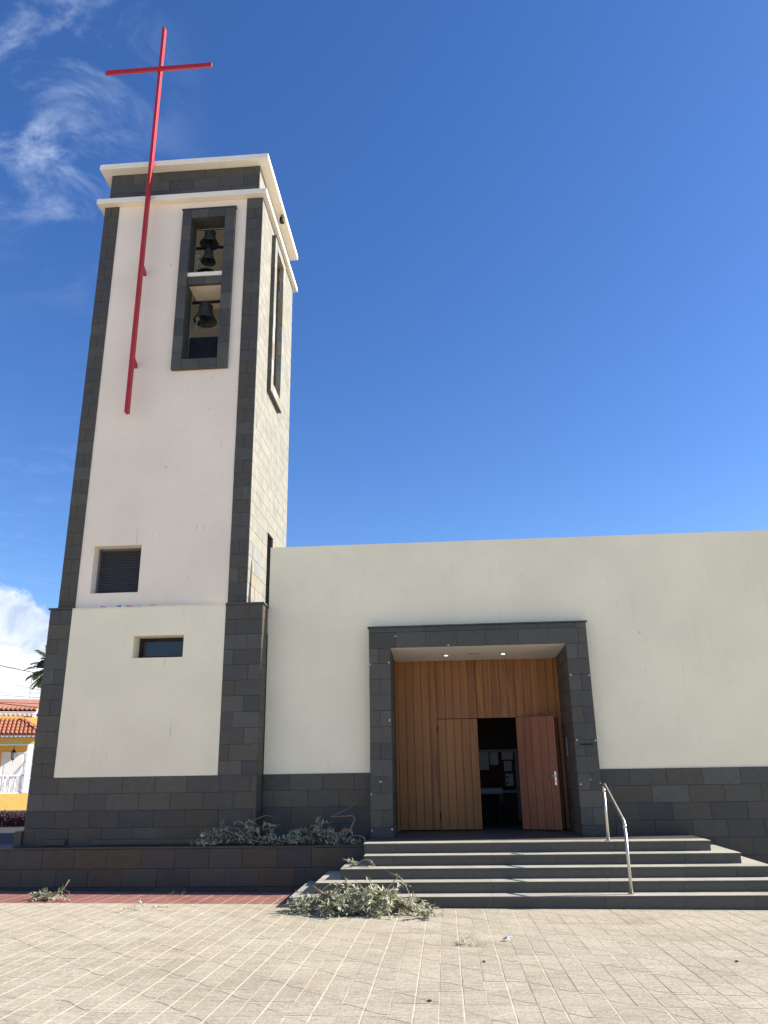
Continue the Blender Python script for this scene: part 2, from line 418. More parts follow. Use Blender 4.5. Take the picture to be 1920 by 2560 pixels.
# ------------------------------------------------------------------ ground and plaza
SX,SY=.008,.023
def gz(x,y): return SY*(13-y)-SX*x
mb=MB(); mb.add([(-3000,-3000,-.9),(3000,-3000,-.9),(3000,3000,-.9),(-3000,3000,-.9)],[(0,1,2,3)])
link('ground',mb.mesh('ground','bounce_ground'),kind='structure')
mb=MB(); E=((-40,-30),(40,-30),(40,15.2),(-40,15.2))
mb.add([(x,y,gz(x,y)-.0028) for x,y in E]+[(x,y,gz(x,y)-.6) for x,y in E],[(0,1,2,3),(4,7,6,5),(0,4,5,1),(1,5,6,2),(2,6,7,3),(3,7,4,0)])
plaza=link('plaza',mb.mesh('plaza','groove_dust'),kind='structure')
PT=.4135
def tilemesh(mat,sign):
    """cast paving tile: one straight groove, one S-shaped groove, narrow joint all round"""
    mb=MB(); h=PT/2; g=.0032; cg=.0068; wg=.0055; ch=.0010; a=.150
    wy=lambda u:sign*a*math.sin(math.pi*u/PT)
    for sd in (-1,1):
        ua,ub=(-h+g,-cg) if sd<0 else (cg,h-g)
        us=[ua+(ub-ua)*i/6 for i in range(7)]
        for vd in (-1,1):
            if vd>0: low=[(u,wy(u)+wg*1.25) for u in us]; poly=low+[(ub,h-.0004),(ua,h-.0004)]
            else: hi=[(u,wy(u)-wg*1.25) for u in us]; poly=[(ua,-h+.0004),(ub,-h+.0004)]+hi[::-1]
            cx=sum(p[0] for p in poly)/len(poly); cy=sum(p[1] for p in poly)/len(poly)
            top=[(x+(ch if x<cx else -ch),y+(ch*.5 if y<cy else -ch*.5)) for x,y in poly]
            mb.prism(poly,-.012,0,0,top)
    return mb.mesh('paving_tile',mat)
TM={(m,s):tilemesh(m,s) for m in ('paving_cream','paving_red') for s in (1,-1)}
X0=.08   # a straight groove passes here
tiles=[]
for i in range(-34,30):
    for j in range(0,30):
        x=X0+i*PT; y=13.35-PT/2-j*PT
        if y<2.0: continue
        tiles.append((x,y,1 if (i+j)%2 else -1,'paving_cream'))
redt=[]
for i in range(-34,-6):
    for j in range(4):
        redt.append((X0+i*PT,13.35+PT/2+j*PT,1 if (i+j)%2 else -1,'paving_red'))
def vis(t):
    d=Vector((t[0],t[1],gz(t[0],t[1])))-CAM; z=d.dot(fwd)
    if z<1: return 0
    px=960+FPX*d.dot(r2)/z; py=1280-FPX*d.dot(u2)/z
    if px<-30 or px>1950 or py>2620: return 0
    return 1/(d.length**3)
def lay(parent,T,limit,mat):
    T.sort(key=vis,reverse=True); mb=MB()
    for k,(x,y,s,m) in enumerate(T):
        z=gz(x,y); j=rnd.uniform(-.0012,.0012)
        if k<limit and vis((x,y))>0:
            link('paving_tile',TM[m,s],parent,(x,y,z+j),(-SY+rnd.uniform(-.002,.002),SX+rnd.uniform(-.002,.002),0))
        else:
            me=TM[m,s]; M_=Matrix.Translation((x,y,z+j))@Matrix.Rotation(-SY,4,'X')@Matrix.Rotation(SX,4,'Y')
            mb.add([M_@v.co for v in me.vertices],[tuple(p.vertices) for p in me.polygons])
    if mb.v: link('paving_tiles',mb.mesh('paving_tiles',mat),parent,kind='stuff')
lay(plaza,tiles,300,'paving_cream')
mb=MB(); E=((-16,13.352),(-2.2,13.352),(-2.2,14.95),(-16,14.95))
mb.add([(x,y,gz(x,y)-.0024) for x,y in E],[(0,1,2,3)])
redp=link('red_paving_strip',mb.mesh('red_paving_strip','red_groove'),kind='structure')
lay(redp,redt,300,'paving_red')

# ------------------------------------------------------------------ terrace in front of the tower
TZ=.737
mb=MB(); mb.box(-40,-1.05,14.88,30,-.5,TZ-.034)
terr=link('terrace',mb.mesh('terrace','mortar'),kind='structure')
tw=thing('retaining_wall','low dark basalt retaining wall along the foot of the bell tower','wall',(-8,14.84,0))
courses(tw,-16,-1.05,.075,TZ-.036,14.82,mat='basalt_terrace',h=.325,w=.62,t=.055)
for k in range(24):   # thin base course
    a=-16+k*.63; slab(tw,a+.004,min(a+.626,-1.06),14.845,14.88,-.2,.07,'basalt_dark')
q=-16
while q<-1.1:          # coping slabs cover the wall and the terrace behind
    e=min(q+1.15+rnd.uniform(-.1,.1),-1.06)
    slab(tw,q+.003,e-.003,14.795,15.06,TZ-.03,TZ,'basalt_terrace','coping_slab'); q=e
for k in range(14):
    a=-16+k*1.1; slab(tw,a+.004,min(a+1.096,-1.06),15.064,15.56,TZ-.03,TZ-.003,'basalt_terrace','coping_slab')
    if a+1.1>-1.06: break

# ------------------------------------------------------------------ bell tower
tower=thing('bell_tower','tall square bell tower with dark stone corners and pale plaster front','tower',(-5.9,15.1,.72))
# lower block
PB=(-7.48,-4.288,1.945,5.2)
SLIT=(-6.14,-5.115,4.18,4.62)
mb=MB(); gridwall(mb,-7.93,-3.545,.5,5.195,[PB],15.13,15.52,'y'); mb.box(-7.93,-3.545,15.521,19.2,.5,5.195)
part('block_core',mb,'mortar',tower)
mb=MB(); gridwall(mb,*PB,[SLIT],15.106,15.515,'y'); part('lower_plaster_wall',mb,'plaster_cream',tower)
low_tone=lambda z:'basalt_dark' if z<1.3 else 'basalt'  # darker tones for the low courses
courses(tower,-7.946,-7.482,1.945,5.2,15.10,mode='pil')
courses(tower,-4.286,-3.53,1.945,5.2,15.10,w=.52)
courses(tower,-7.946,-3.53,.735,1.945,15.10,w=.62,matf=low_tone)
courses(tower,15.135,15.545,.745,5.2,-3.53,'x',1,w=.9,matf=low_tone)
courses(tower,15.14,19.2,.745,5.2,-7.946,'x',-1,w=.62)
slab(tower,-8.09,-7.95,15.05,19.2,.74,1.0,'basalt_dark','base_stone')
slab(tower,-7.5,-7.1,15.04,15.098,.758,.85,'basalt_dark','base_stone'); slab(tower,-6.6,-3.6,15.05,15.098,.758,.84,'basalt_dark','base_stone')
slab(tower,-7.975,-7.482,15.07,15.5,5.202,5.235,'basalt','ledge_cap'); slab(tower,-4.286,-3.50,15.07,15.545,5.202,5.235,'basalt','ledge_cap')
mb=MB(); mb.box(-7.48,-4.288,15.10,15.3,5.203,5.222); part('ledge_top',mb,'plaster_cream',tower)
# slit window
mb=MB(); gridwall(mb,-6.135,-5.12,4.185,4.615,[(-6.07,-5.185,4.25,4.55)],15.43,15.49,'y'); wf=part('slit_window',mb,'dark_wood',tower)
mb=MB(); mb.box(-6.07,-5.185,15.455,15.465,4.25,4.55); part('pane',mb,'dark_glass',wf)
mb=MB(); mb.box(-6.135,-5.12,15.50,15.51,4.185,4.615); part('window_back',mb,'dark_wood',wf)
# upper shaft
LOU=(-7.225,-6.205,5.557,6.575); BEL=(-5.63,-4.80,10.9,14.76)
UT=15.30
mb=MB(); gridwall(mb,-7.85,-3.935,5.2,UT,[LOU,BEL],15.262,15.62,'y')
part('upper_plaster_wall',mb,'plaster_rose',tower)
SWN=(16.58,17.38,10.9,14.76); SLOT=(16.93,17.52,5.26,7.27)
mb=MB(); gridwall(mb,15.621,19.08,5.2,UT,[SWN,SLOT],-3.935,-4.2,'x'); part('side_core',mb,'pale_mortar',tower)
mb=MB(); mb.box(-7.85,-7.6,15.621,19.08,5.2,UT); mb.box(-7.599,-4.201,18.83,19.08,5.2,UT); part('rear_wall',mb,'plaster_inner',tower)
mb=MB(); mb.box(-7.599,-4.201,15.621,18.829,10.2,10.4); part('chamber_floor',mb,'plaster_inner',tower)
mb=MB(); mb.box(-7.599,-4.201,15.621,18.829,15.1,15.29); part('chamber_ceiling',mb,'plaster_inner',tower)
mb=MB(); mb.box(-7.3,-5.7,18.79,18.828,12.2,13.68); part('blue_panel',mb,'blue_paint',tower)
mb=MB(); mb.box(-4.62,-4.203,16.7,17.75,5.26,7.5); part('slot_back',mb,'mortar',tower)
for a,b2 in ((-7.86,-7.504),(-4.298,-3.936)):
    mb=MB(); mb.box(a,b2,15.2565,15.2615,5.2,15.29); part('pilaster_backing',mb,'mortar',tower)
courses(tower,-7.867,-7.502,5.24,15.295,15.245,mode='pil',t=.011)
courses(tower,-4.30,-3.905,5.24,15.295,15.245,mode='pil',t=.011,off=1)
courses(tower,15.262,19.1,5.24,15.295,-3.905,'x',1,mat='sunlit_stone',t=.03,w=.62,holes=[SWN,SLOT],gap=.0045)  # sun-facing side: brightness comes from the paler stone colour
courses(tower,15.262,19.1,5.24,15.295,-7.867,'x',-1,t=.017,w=.62)
# louvre
mb=MB(); gridwall(mb,-7.222,-6.208,5.56,6.572,[(-7.18,-6.25,5.60,6.53)],15.50,15.56,'y'); lv=part('louvre',mb,'steel_grey',tower)
for k in range(21):
    z=5.615+k*.044; mb=MB(); mb.add([(-7.18,15.505,z),(-6.25,15.505,z),(-6.25,15.545,z+.040),(-7.18,15.545,z+.040),(-7.18,15.511,z-.003),(-6.25,15.511,z-.003),(-6.25,15.551,z+.037),(-7.18,15.551,z+.037)],
        [(0,1,2,3),(7,6,5,4),(0,4,5,1),(1,5,6,2),(2,6,7,3),(3,7,4,0)]); part('slat',mb,'steel_grey',lv)
mb=MB(); mb.box(-7.222,-6.208,15.58,15.6,5.56,6.572); part('louvre_back',mb,'black_iron',lv)
# cornices, frieze, roof
mb=MB(); mb.box(-8.025,-3.79,15.09,19.26,15.303,15.44); part('lower_cornice',mb,'plaster_white',tower,bevel=.012)
mb=MB(); mb.box(-7.80,-4.05,15.34,18.97,15.441,16.335); part('frieze_core',mb,'mortar',tower)
courses(tower,-7.82,-4.03,15.441,16.33,15.318,h=.29,w=.62,t=.022)
courses(tower,15.342,18.99,15.441,16.33,-4.03,'x',1,mat='sunlit_stone',h=.29,w=.62,t=.02)
mb=MB(); mb.box(-8.05,-3.78,15.09,19.16,16.336,16.485); part('upper_cornice',mb,'plaster_white',tower,bevel=.012)
# bell opening surround, front and side
def surround(u0,u1,z0,z1,iu0,iu1,iz0,iz1,dout,din,axis,sgn,mat):
    def S(a,b,c,d):
        lo,hi=min(dout,din),max(dout,din)
        if axis=='y': slab(tower,a+.003,b-.003,lo,hi,c+.003,d-.003,mat,'frame_stone',.003)
        else: slab(tower,lo,hi,a+.003,b-.003,c+.003,d-.003,mat,'frame_stone',.003)
    n=10
    for k in range(n):
        c=z0+(z1-z0)*k/n; d=z0+(z1-z0)*(k+1)/n
        S(u0,iu0,c,d); S(iu1,u1,c+(.2 if k else 0),d+(.2 if k<n-1 else 0))
    m=(iu0+iu1)/2
    for a,b in ((iu0,m),(m,iu1)): S(a,b,z0,iz0); S(a,b,iz1,z1)
surround(-5.855,-4.553,10.65,15.0,-5.63,-4.80,10.9,14.76,15.165,15.26,'y',-1,'basalt')
slab(tower,-5.875,-4.53,15.145,15.262,15.0,15.025,'basalt','frame_cap')
surround(16.35,17.61,10.65,15.0,16.58,17.38,10.9,14.76,-3.805,-3.906,'x',1,'sunlit_stone')
for k in range(9):      # side frame's front return: dark copy of the stone paints its shade
    slab(tower,-3.904,-3.807,16.325,16.348,10.66+k*.482,11.135+k*.482,'basalt','frame_stone',.001)
slab(tower,-3.90,-3.79,16.32,17.63,15.0,15.025,'basalt','frame_cap'); slab(tower,-3.902,-3.807,16.33,17.61,10.62,10.648,'basalt','frame_cap')
# lining of the bell opening (dark reveal)
mb=MB(); gridwall(mb,-5.645,-4.785,10.885,14.775,[(-5.628,-4.802,10.902,14.758)],15.24,15.60,'y'); part('reveal_lining',mb,'basalt',tower)
mb=MB(); mb.box(-5.70,-4.74,15.19,16.35,13.12,13.22); part('mid_slab',mb,'plaster_white',tower,bevel=.01)
for a,b in ((-5.626,-5.22),(-5.214,-4.804)): slab(tower,a,b,15.215,15.30,12.905,13.115,'basalt','lintel_stone',.001)
mb=MB(); mb.box(-5.626,-4.804,15.302,16.3,12.93,13.116); part('slab_beam',mb,'plaster_rose',tower)
for x,z0,z1 in ((-5.72,10.45,12.92),(-5.72,13.23,14.9)):
    mb=MB(); mb.box(x-.035,x+.035,15.66,15.73,z0,z1); part('steel_post',mb,'rust_iron',tower)
for z in (14.87,14.30,12.74):
    mb=MB(); mb.box(-5.75,-4.3,15.73,15.79,z,z+.045); part('bell_beam',mb,'black_iron',tower)
# mesh screen in the side window
mb=MB()
for k in range(28): y=16.59+k*.029; mb.box(-4.06,-4.054,y,y+.010,10.9,14.76)
for k in range(130): z=10.91+k*.0297; mb.box(-4.054,-4.048,16.58,17.38,z,z+.010)
part('mesh_screen',mb,'screen_wire',tower,kind='stuff')
mb=MB(); mb.tube([(-3.86,17.2,16.12),(-3.86,17.2,16.26)],.07,12); mb.tube([(-3.86,17.2,16.26),(-3.86,17.2,16.335)],.03,10); part('soffit_floodlight',mb,'black_iron',tower,smooth=False)
# bells
def bell(name,label,x,y,zt,zm,rm,hammer=None):
    t=thing(name,label,'bell',(x,y,zm),0,None); H_=zt-zm
    k=rm
    prof=[(0,H_),(.30*k,H_*.995),(.46*k,H_*.96),(.53*k,H_*.88),(.555*k,H_*.7),(.60*k,H_*.48),(.68*k,H_*.30),(.80*k,H_*.15),(.94*k,H_*.05),(k,.0),(.985*k,-.012),(.90*k,.0),(.76*k,H_*.13),(.62*k,H_*.3),(.53*k,H_*.5),(.48*k,H_*.85),(0,H_*.93)]
    m=MB().lathe(prof,seg=40); lpart('bell_body',m,'bronze',t,True)
    for zz,rr in ((.88,.538),(.80,.552),(.33,.672),(.12,.845)):
        m=MB().lathe([(rr*k,H_*zz-.008),(rr*k+.010,H_*zz-.004),(rr*k+.010,H_*zz+.004),(rr*k-.004,H_*zz+.008)],seg=40); lpart('moulding_ring',m,'bronze',t,True)
    m=MB()
    for a in (0,R(60),R(120)):
        c,s=math.cos(a)*.2*k,math.sin(a)*.2*k
        m.tube([(-c,-s,H_*.98),(-c*1.05,-s*1.05,H_+.05),(0,0,H_+.085),(c*1.05,s*1.05,H_+.05),(c,s,H_*.98)],.022*k/.25,8)
    lpart('crown',m,'bronze',t,True)
    m=MB().tube([(0,0,H_*.9),(0.01,0,H_*.1)],.012,8).lathe([(0,-.05),(.03,-.04),(.045,0),(.03,.04),(0,.05)],(0.01,0,H_*.05),14); lpart('clapper',m,'black_iron',t,True)
    if hammer:
        hx,hz=hammer
        m=MB().tube([(hx,-.12,hz-.35),(hx+.03,-.12,hz)],.012,8).tube([(hx+.03,-.15,hz),(hx+.03,-.07,hz)],.05,14); lpart('striker',m,'galvanised',t)
    return t
bell('bell','large weathered bell hanging alone in the lower half of the opening',-5.325,15.76,12.70,12.24,.285,(-.18,.02))
bell('bell','medium green bronze bell highest in the opening above the white ledge',-5.34,15.76,14.83,14.43,.235)
bell('bell','small dark bell just above the white ledge, under the medium bell',-5.345,15.76,14.26,13.92,.185,(-.24,.07))
# drive wheel in the dark behind the small bell
wheel=thing('drive_wheel','dark bell drive wheel behind the small bell in the tower opening','drive wheel',(-5.5,16.05,13.24))
m=MB(); 
for k in range(24):
    a,b2=2*math.pi*k/24,2*math.pi*(k+1)/24
    for rr in (.34,):
        m.add([(rr*math.cos(a),-.03,.36+rr*math.sin(a)),(rr*math.cos(b2),-.03,.36+rr*math.sin(b2)),(rr*math.cos(b2),.03,.36+rr*math.sin(b2)),(rr*math.cos(a),.03,.36+rr*math.sin(a)),
               (.28*math.cos(a),-.03,.36+.28*math.sin(a)),(.28*math.cos(b2),-.03,.36+.28*math.sin(b2)),(.28*math.cos(b2),.03,.36+.28*math.sin(b2)),(.28*math.cos(a),.03,.36+.28*math.sin(a))],
              [(0,1,2,3),(4,7,6,5),(0,4,5,1),(3,2,6,7)])
lpart('rim',m,'black_iron',wheel)
for a in range(3):
    c,s=math.cos(R(60*a))*.3,math.sin(R(60*a))*.3; lpart('spoke',MB().tube([(-c,0,.36-s),(c,0,.36+s)],.018,6),'black_iron',wheel)
m=MB(); m.box(-.45,.45,-.04,.04,-.02,.02); lpart('foot_bar',m,'black_iron',wheel)

# ------------------------------------------------------------------ red cross
cr=thing('cross','tall slender red steel cross fixed to the front of the tower','cross',(-6.69,15.0,9.53))
mb=MB(); mb.box(-6.732,-6.655,14.94,15.07,9.53,20.75); part('post',mb,'red_paint',cr,bevel=.004)
mb=MB(); mb.box(-8.109,-5.304,14.885,14.939,19.21,19.335); part('arm',mb,'red_paint',cr,bevel=.004)
for z in (13.24,10.77):
    mb=MB(); mb.add([(-6.722,15.071,z+.03),(-6.667,15.071,z+.03),(-6.667,15.071,z+.20),(-6.722,15.071,z+.20),(-6.722,15.259,z),(-6.667,15.259,z),(-6.667,15.259,z+.10),(-6.722,15.259,z+.10)],[(0,1,2,3),(7,6,5,4),(0,4,5,1),(1,5,6,2),(2,6,7,3),(3,7,4,0)])
    part('bracket',mb,'red_paint',cr)
mb=MB(); mb.add([(-6.722,15.071,16.35),(-6.667,15.071,16.35),(-6.667,15.071,16.62),(-6.722,15.071,16.62),(-6.722,15.088,16.35),(-6.667,15.088,16.35),(-6.667,15.088,16.45),(-6.722,15.088,16.45)],[(0,1,2,3),(7,6,5,4),(0,4,5,1),(1,5,6,2),(2,6,7,3),(3,7,4,0)])
part('bracket',mb,'red_paint',cr)
# coloured paper scraps caught on the ledge
for x,mname,cname in ((-6.83,'paper_purple','purple'),(-6.52,'paper_blue','blue'),(-6.29,'paper_red','red'),(-6.09,'paper_teal','teal'),(-5.84,'paper_yellow','yellow')):
    m=MB()
    for k in range(7):
        a=rnd.uniform(0,6.28); l=rnd.uniform(.03,.07); wd=.012; b0=Vector((rnd.uniform(-.05,.05),rnd.uniform(-.02,.01),.004)); d=Vector((math.cos(a),math.sin(a)*.3,rnd.uniform(.1,.7)))*l; n_=Vector((0,0,wd)) if k%2 else Vector((wd,0,wd*.4))
        e2=Vector((d.x*.5,-.015,d.z*.2)); m.add([b0,b0+n_,b0+d+n_,b0+d,b0+d+e2,b0+d+e2+n_],[(0,1,2,3),(3,2,5,4)])
    o=link('paper_streamer',m.mesh('paper_streamer',mname),None,(x,15.14,5.223)); tag(o,f'{cname} paper streamer scrap caught on the tower ledge','paper scrap')

# ------------------------------------------------------------------ church hall
hall=thing('church_hall','low flat-roofed church hall with pale plaster wall and stone doorway','church',(1,15.55,.0))
XR=7.0; ZT=6.50
HOLE=(-1.39,2.83)
mb=MB()
gridwall(mb,-3.515,XR,.3,ZT,[(HOLE[0],HOLE[1],.3,4.66)],15.575,15.635,'y'); part('front_wall',mb,'plaster_cream',hall)
mb=MB(); mb.box(-1.5,-1.39,15.64,30,.3,6.0); mb.box(XR-.3,XR,15.64,30,.3,6.0); mb.box(-1.389,XR-.301,29.7,30,.3,6.0); part('outer_wall',mb,'plaster_cream',hall)
mb=MB(); mb.box(-1.389,XR-.301,15.64,29.699,5.6,5.9); part('roof',mb,'concrete_grey',hall)
PZ=1.945
for a,b2 in ((-3.513,-1.395),(2.835,XR-.002)):
    mb=MB(); mb.box(a,b2,15.569,15.5745,-.3,PZ-.002); part('plinth_backing',mb,'mortar',hall)
courses(hall,-3.515,-1.42,.735,PZ,15.55,w=.62,t=.018,matf=low_tone)
courses(hall,2.86,XR,-.3,PZ,15.55,w=.66,t=.018,matf=low_tone)
# portal
PY=15.35; DY=16.90
mb=MB(); mb.box(-1.39,-1.03,15.385,DY+.2,.3,4.66); mb.box(2.47,2.83,15.385,DY+.2,.3,4.66); mb.box(-1.03,2.47,15.385,DY+.2,4.32,4.66); part('portal_core',mb,'mortar',hall)
courses(hall,-1.42,-1.0,.8,4.28,PY,mode='pil',t=.033,h=.3)
courses(hall,2.44,2.86,.8,4.28,PY,mode='pil',t=.033,h=.3)
courses(hall,-1.42,2.86,4.28,4.59,PY,w=.6,t=.033,h=.31)
courses(hall,-1.42,2.86,4.59,4.69,PY,w=.75,t=.033,h=.1,off=1)
courses(hall,PY+.035,DY,.8,4.28,2.44,'x',-1,w=.6,t=.028)
courses(hall,PY+.035,DY,.8,4.28,-1.0,'x',1,w=.6,t=.028)
courses(hall,PY+.036,15.56,.8,4.69,-1.42,'x',-1,w=.6,t=.028); courses(hall,PY+.036,15.56,.8,4.69,2.86,'x',1,w=.6,t=.028)
for k in range(4):
    a=-1.45+k*1.085; slab(hall,a+.002,a+1.083,15.32,15.574,4.692,4.715,'basalt','portal_cap')
mb=MB(); mb.add([(-.999,PY+.036,4.276),(2.439,PY+.036,4.276),(2.439,DY+.06,4.20),(-.999,DY+.06,4.20),(-.999,PY+.036,4.30),(2.439,PY+.036,4.30),(2.439,DY+.06,4.30),(-.999,DY+.06,4.30)],[(0,3,2,1),(4,5,6,7),(0,1,5,4),(1,2,6,5),(2,3,7,6),(3,0,4,7)])
soff=part('portal_soffit',mb,'soffit_white',hall)
for x in (.104,1.277):
    dl=part('downlight',MB().tube([(x,16.17,4.215),(x,16.17,4.245)],.055,20),'alu',hall); part('glowing_disc',MB().tube([(x,16.17,4.212),(x,16.17,4.2149)],.040,20),'downlight_glow',dl)
mb=MB(); mb.box(.553,.791,16.13,16.17,4.226,4.245); part('soffit_grille',mb,'steel_grey',hall)
# door
def plank(parent,x0,x1,y0,y1,z0,z1,mat):
    mb=MB(); e=.004
    mb.prism([(x0+.0025+e,y0),(x1-.0025-e,y0),(x1-.0025,y0+e),(x1-.0025,y1),(x0+.0025,y1),(x0+.0025,y0+e)],z0,z1)
    return part('plank',mb,mat,parent)
mb=MB(); mb.box(-.998,-.955,16.82,16.98,.805,4.215); part('door_frame',mb,'door_wood',hall)
mb=MB(); mb.box(2.372,2.438,16.80,16.98,.805,4.215); part('door_frame',mb,'door_wood',hall)
mb=MB(); mb.box(-.954,-.13,16.935,16.96,.815,4.205); mb.box(-.129,2.371,16.935,16.96,2.99,4.205); pan=part('fixed_door_panel',mb,'dark_wood',hall)
pw=(.71+.954)/10
for k in range(10): plank(pan,-.954+k*pw,-.954+(k+1)*pw,16.90+rnd.uniform(0,.002),16.934,.82 if k<5 else 2.992,4.205,'door_wood')
pw2=(2.371-.712)/10
for k in range(10): plank(pan,.714+k*pw2,.714+(k+1)*pw2,16.90+rnd.uniform(0,.002),16.934,2.992,4.205,'door_wood')
mb=MB(); mb.box(-.118,.708,16.935,16.96,.82,2.975); wl=part('door_leaf',mb,'dark_wood',hall); wl['label']='closed left leaf of the small door'
for k in range(5): plank(wl,-.122+k*.1662,-.122+(k+1)*.1662,16.90+rnd.uniform(0,.002),16.934,.82,2.978,'door_wood')
for z in (2.70,1.0): part('hinge',MB().tube([(-.125,16.89,z),(-.125,16.89,z+.15)],.013,8),'black_iron',wl)
mb=MB(); mb.box(1.53,2.371,16.935,16.96,.82,2.98); rp=part('fixed_side_panel',mb,'dark_wood',hall)
for k in range(5): plank(rp,1.53+k*.168,1.53+(k+1)*.168,16.905,16.934,.82,2.98,'leaf_wood')
# open right leaf, folded outwards
hx,hy=1.512,16.875; ang=math.atan2(-.37,.75)
lf=link('door_leaf',None,hall,Vector((hx,hy,.82))-Vector(hall.location),(0,0,ang)); lf['label']='reddish door leaf swung open with steel handle'
m=MB(); m.box(0,.83,.0,.045,0,2.165); lpart('leaf_board',m,'leaf_wood',lf)
for k in range(5):
    x0,x1=k*.166,(k+1)*.166; m=MB(); e=.004
    m.prism([(x0+.0015+e,-.02),(x1-.0015-e,-.02),(x1-.0015,-.016),(x1-.0015,-.001),(x0+.0015,-.001),(x0+.0015,-.016)],0,2.165); lpart('plank',m,'leaf_wood',lf)
m=MB(); m.prism([(.755+.018*math.cos(a),.018*math.sin(a)) for a in [2*math.pi*i/16 for i in range(16)]],0,.01)
m=MB()
ol=[(.77+.019*math.cos(R(a)),1.07+.019*math.sin(R(a))) for a in range(0,181,30)]+[(.77+.019*math.cos(R(a)),.845+.019*math.sin(R(a))) for a in range(180,361,30)]
n=len(ol); m.add([(x,-.030,z) for x,z in ol]+[(x,-.0205,z) for x,z in ol],[tuple(range(n)),tuple(range(2*n-1,n-1,-1))]+[(i,n+i,n+(i+1)%n,(i+1)%n) for i in range(n)]); lpart('handle_plate',m,'alu',lf)
m=MB().tube([(.77,-.03,1.0),(.77,-.065,1.0),(.755,-.07,1.0),(.63,-.07,1.0)],.010,10); lpart('lever_handle',m,'alu',lf,True)
m=MB().tube([(.77,-.0315,.90),(.77,-.0305,.90)],.012,12); lpart('lock_cylinder',m,'black_iron',lf)
# lobby box added behind the door; its dark walls keep the interior black
mb=MB(); mb.box(-.9,2.3,19.6,19.7,.7,4.3); mb.box(-.95,-.9,17.2,19.7,.7,4.3); mb.box(2.3,2.35,17.2,19.7,.7,4.3); mb.box(-.95,2.35,17.2,19.7,4.3,4.4); part('added_lobby_wall',mb,'dark_wood',hall)
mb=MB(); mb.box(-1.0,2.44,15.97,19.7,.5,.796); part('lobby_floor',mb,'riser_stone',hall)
nb=thing('notice_board','grey framed notice board with pinned papers inside the dark doorway','notice board',(1.2,19.55,1.43))
mb=MB(); mb.box(.4,1.68,19.54,19.57,1.46,2.36); part('cork_panel',mb,'cork',nb)
mb=MB(); gridwall(mb,.36,1.725,1.42,2.40,[(.42,1.665,1.48,2.34)],19.51,19.575,'y'); part('frame',mb,'board_metal',nb)
mb=MB(); mb.box(1.68,1.72,19.52,19.57,.80,1.419); mb.box(.37,.41,19.52,19.57,.80,1.419); part('leg',mb,'board_metal',nb)
for a,b2,c,d in ((.78,1.045,1.94,2.35),(1.074,1.27,2.05,2.333),(1.361,1.623,2.166,2.345),(1.396,1.582,1.905,2.137),(1.415,1.596,1.571,1.849)):
    mb=MB(); mb.box(a,b2,19.532,19.5395,c,d); pp=part('notice_paper',mb,'paper',nb)
    if a>1.41:
        for zz in (1.64,1.77): part('printed_spot',MB().tube([(1.46,19.531,zz),(1.46,19.5315,zz)],.025,12),'black_iron',pp)
tb=thing('side_table','dark wooden table just inside the open door','table',(.8,18.9,.8))
mb=MB(); mb.box(.2,1.25,18.65,19.25,1.52,1.55); part('table_top',mb,'dark_wood',tb)
for x in (.25,1.2):
    for y in (18.7,19.2): mb=MB(); mb.box(x-.025,x+.025,y-.025,y+.025,.797,1.519); part('leg',mb,'dark_wood',tb)
m=MB(); NX,NY=26,16; P_=[]
for i in range(NX+1):
    for j in range(NY+1):
        x=.15+1.16*i/NX+ (0); y=18.50+.9*j/NY
        ox=max(0,x-1.27)+max(0,.18-x); oy=max(0,18.63-y)+max(0,y-19.27)
        X=min(max(x,.18),1.275); Y=min(max(y,18.63),19.275)
        z=1.556-(ox+oy)*(2.2 if ox and oy else 1.0)+.004*math.sin(x*60)*(oy>0)
        P_.append((X+.012*math.sin(y*30)*(ox>0),Y-.012*math.sin(x*35)*(oy>0),z))
for i in range(NX):
    for j in range(NY): a=i*(NY+1)+j; m.f.append((a,a+NY+1,a+NY+2,a+1)); m.m.append(0)
m.v=P_
o=link('tablecloth',m.mesh('tablecloth','cloth_white')); o.data.shade_smooth(); tag(o,'white lace-edged cloth draped over the table inside the door','tablecloth')
sol=o.modifiers.new('t','SOLIDIFY'); sol.thickness=.003
# small metal strip on the right jamb, tape scraps on the portal
mb=MB(); mb.box(2.43,2.4385,16.29,16.33,2.19,2.55); st=part('metal_strip',mb,'galvanised',hall)
for k in range(7): mb=MB(); mb.box(2.427,2.4295,16.298,16.322,2.22+k*.042,2.238+k*.042); part('strip_notch',mb,'black_iron',st)
for x,z in ((-1.395,3.968),(-1.03,3.997),(-.889,4.513),(.154,4.307),(2.48,3.676),(2.824,3.658),(2.829,2.456),(2.482,2.471),(2.671,1.769),(2.484,1.686),(2.843,1.701),(-1.222,1.781),(-1.021,.948),(-1.395,.93),(-1.032,2.897),(-1.401,1.565)):
    a=rnd.uniform(.014,.028); b2=rnd.uniform(.008,.013)
    if x<0 and rnd.random()<.6: a,b2=b2,a
    mb=MB(); mb.box(x-a*.7,x+a*.7,PY-.0075,PY-.0055,z-b2,z+b2); part('tape_scrap',mb,'tape',hall)
mb=MB(); mb.box(2.53,2.78,PY-.008,PY-.0055,2.375,2.405); part('grout_smear',mb,'black_iron',hall)

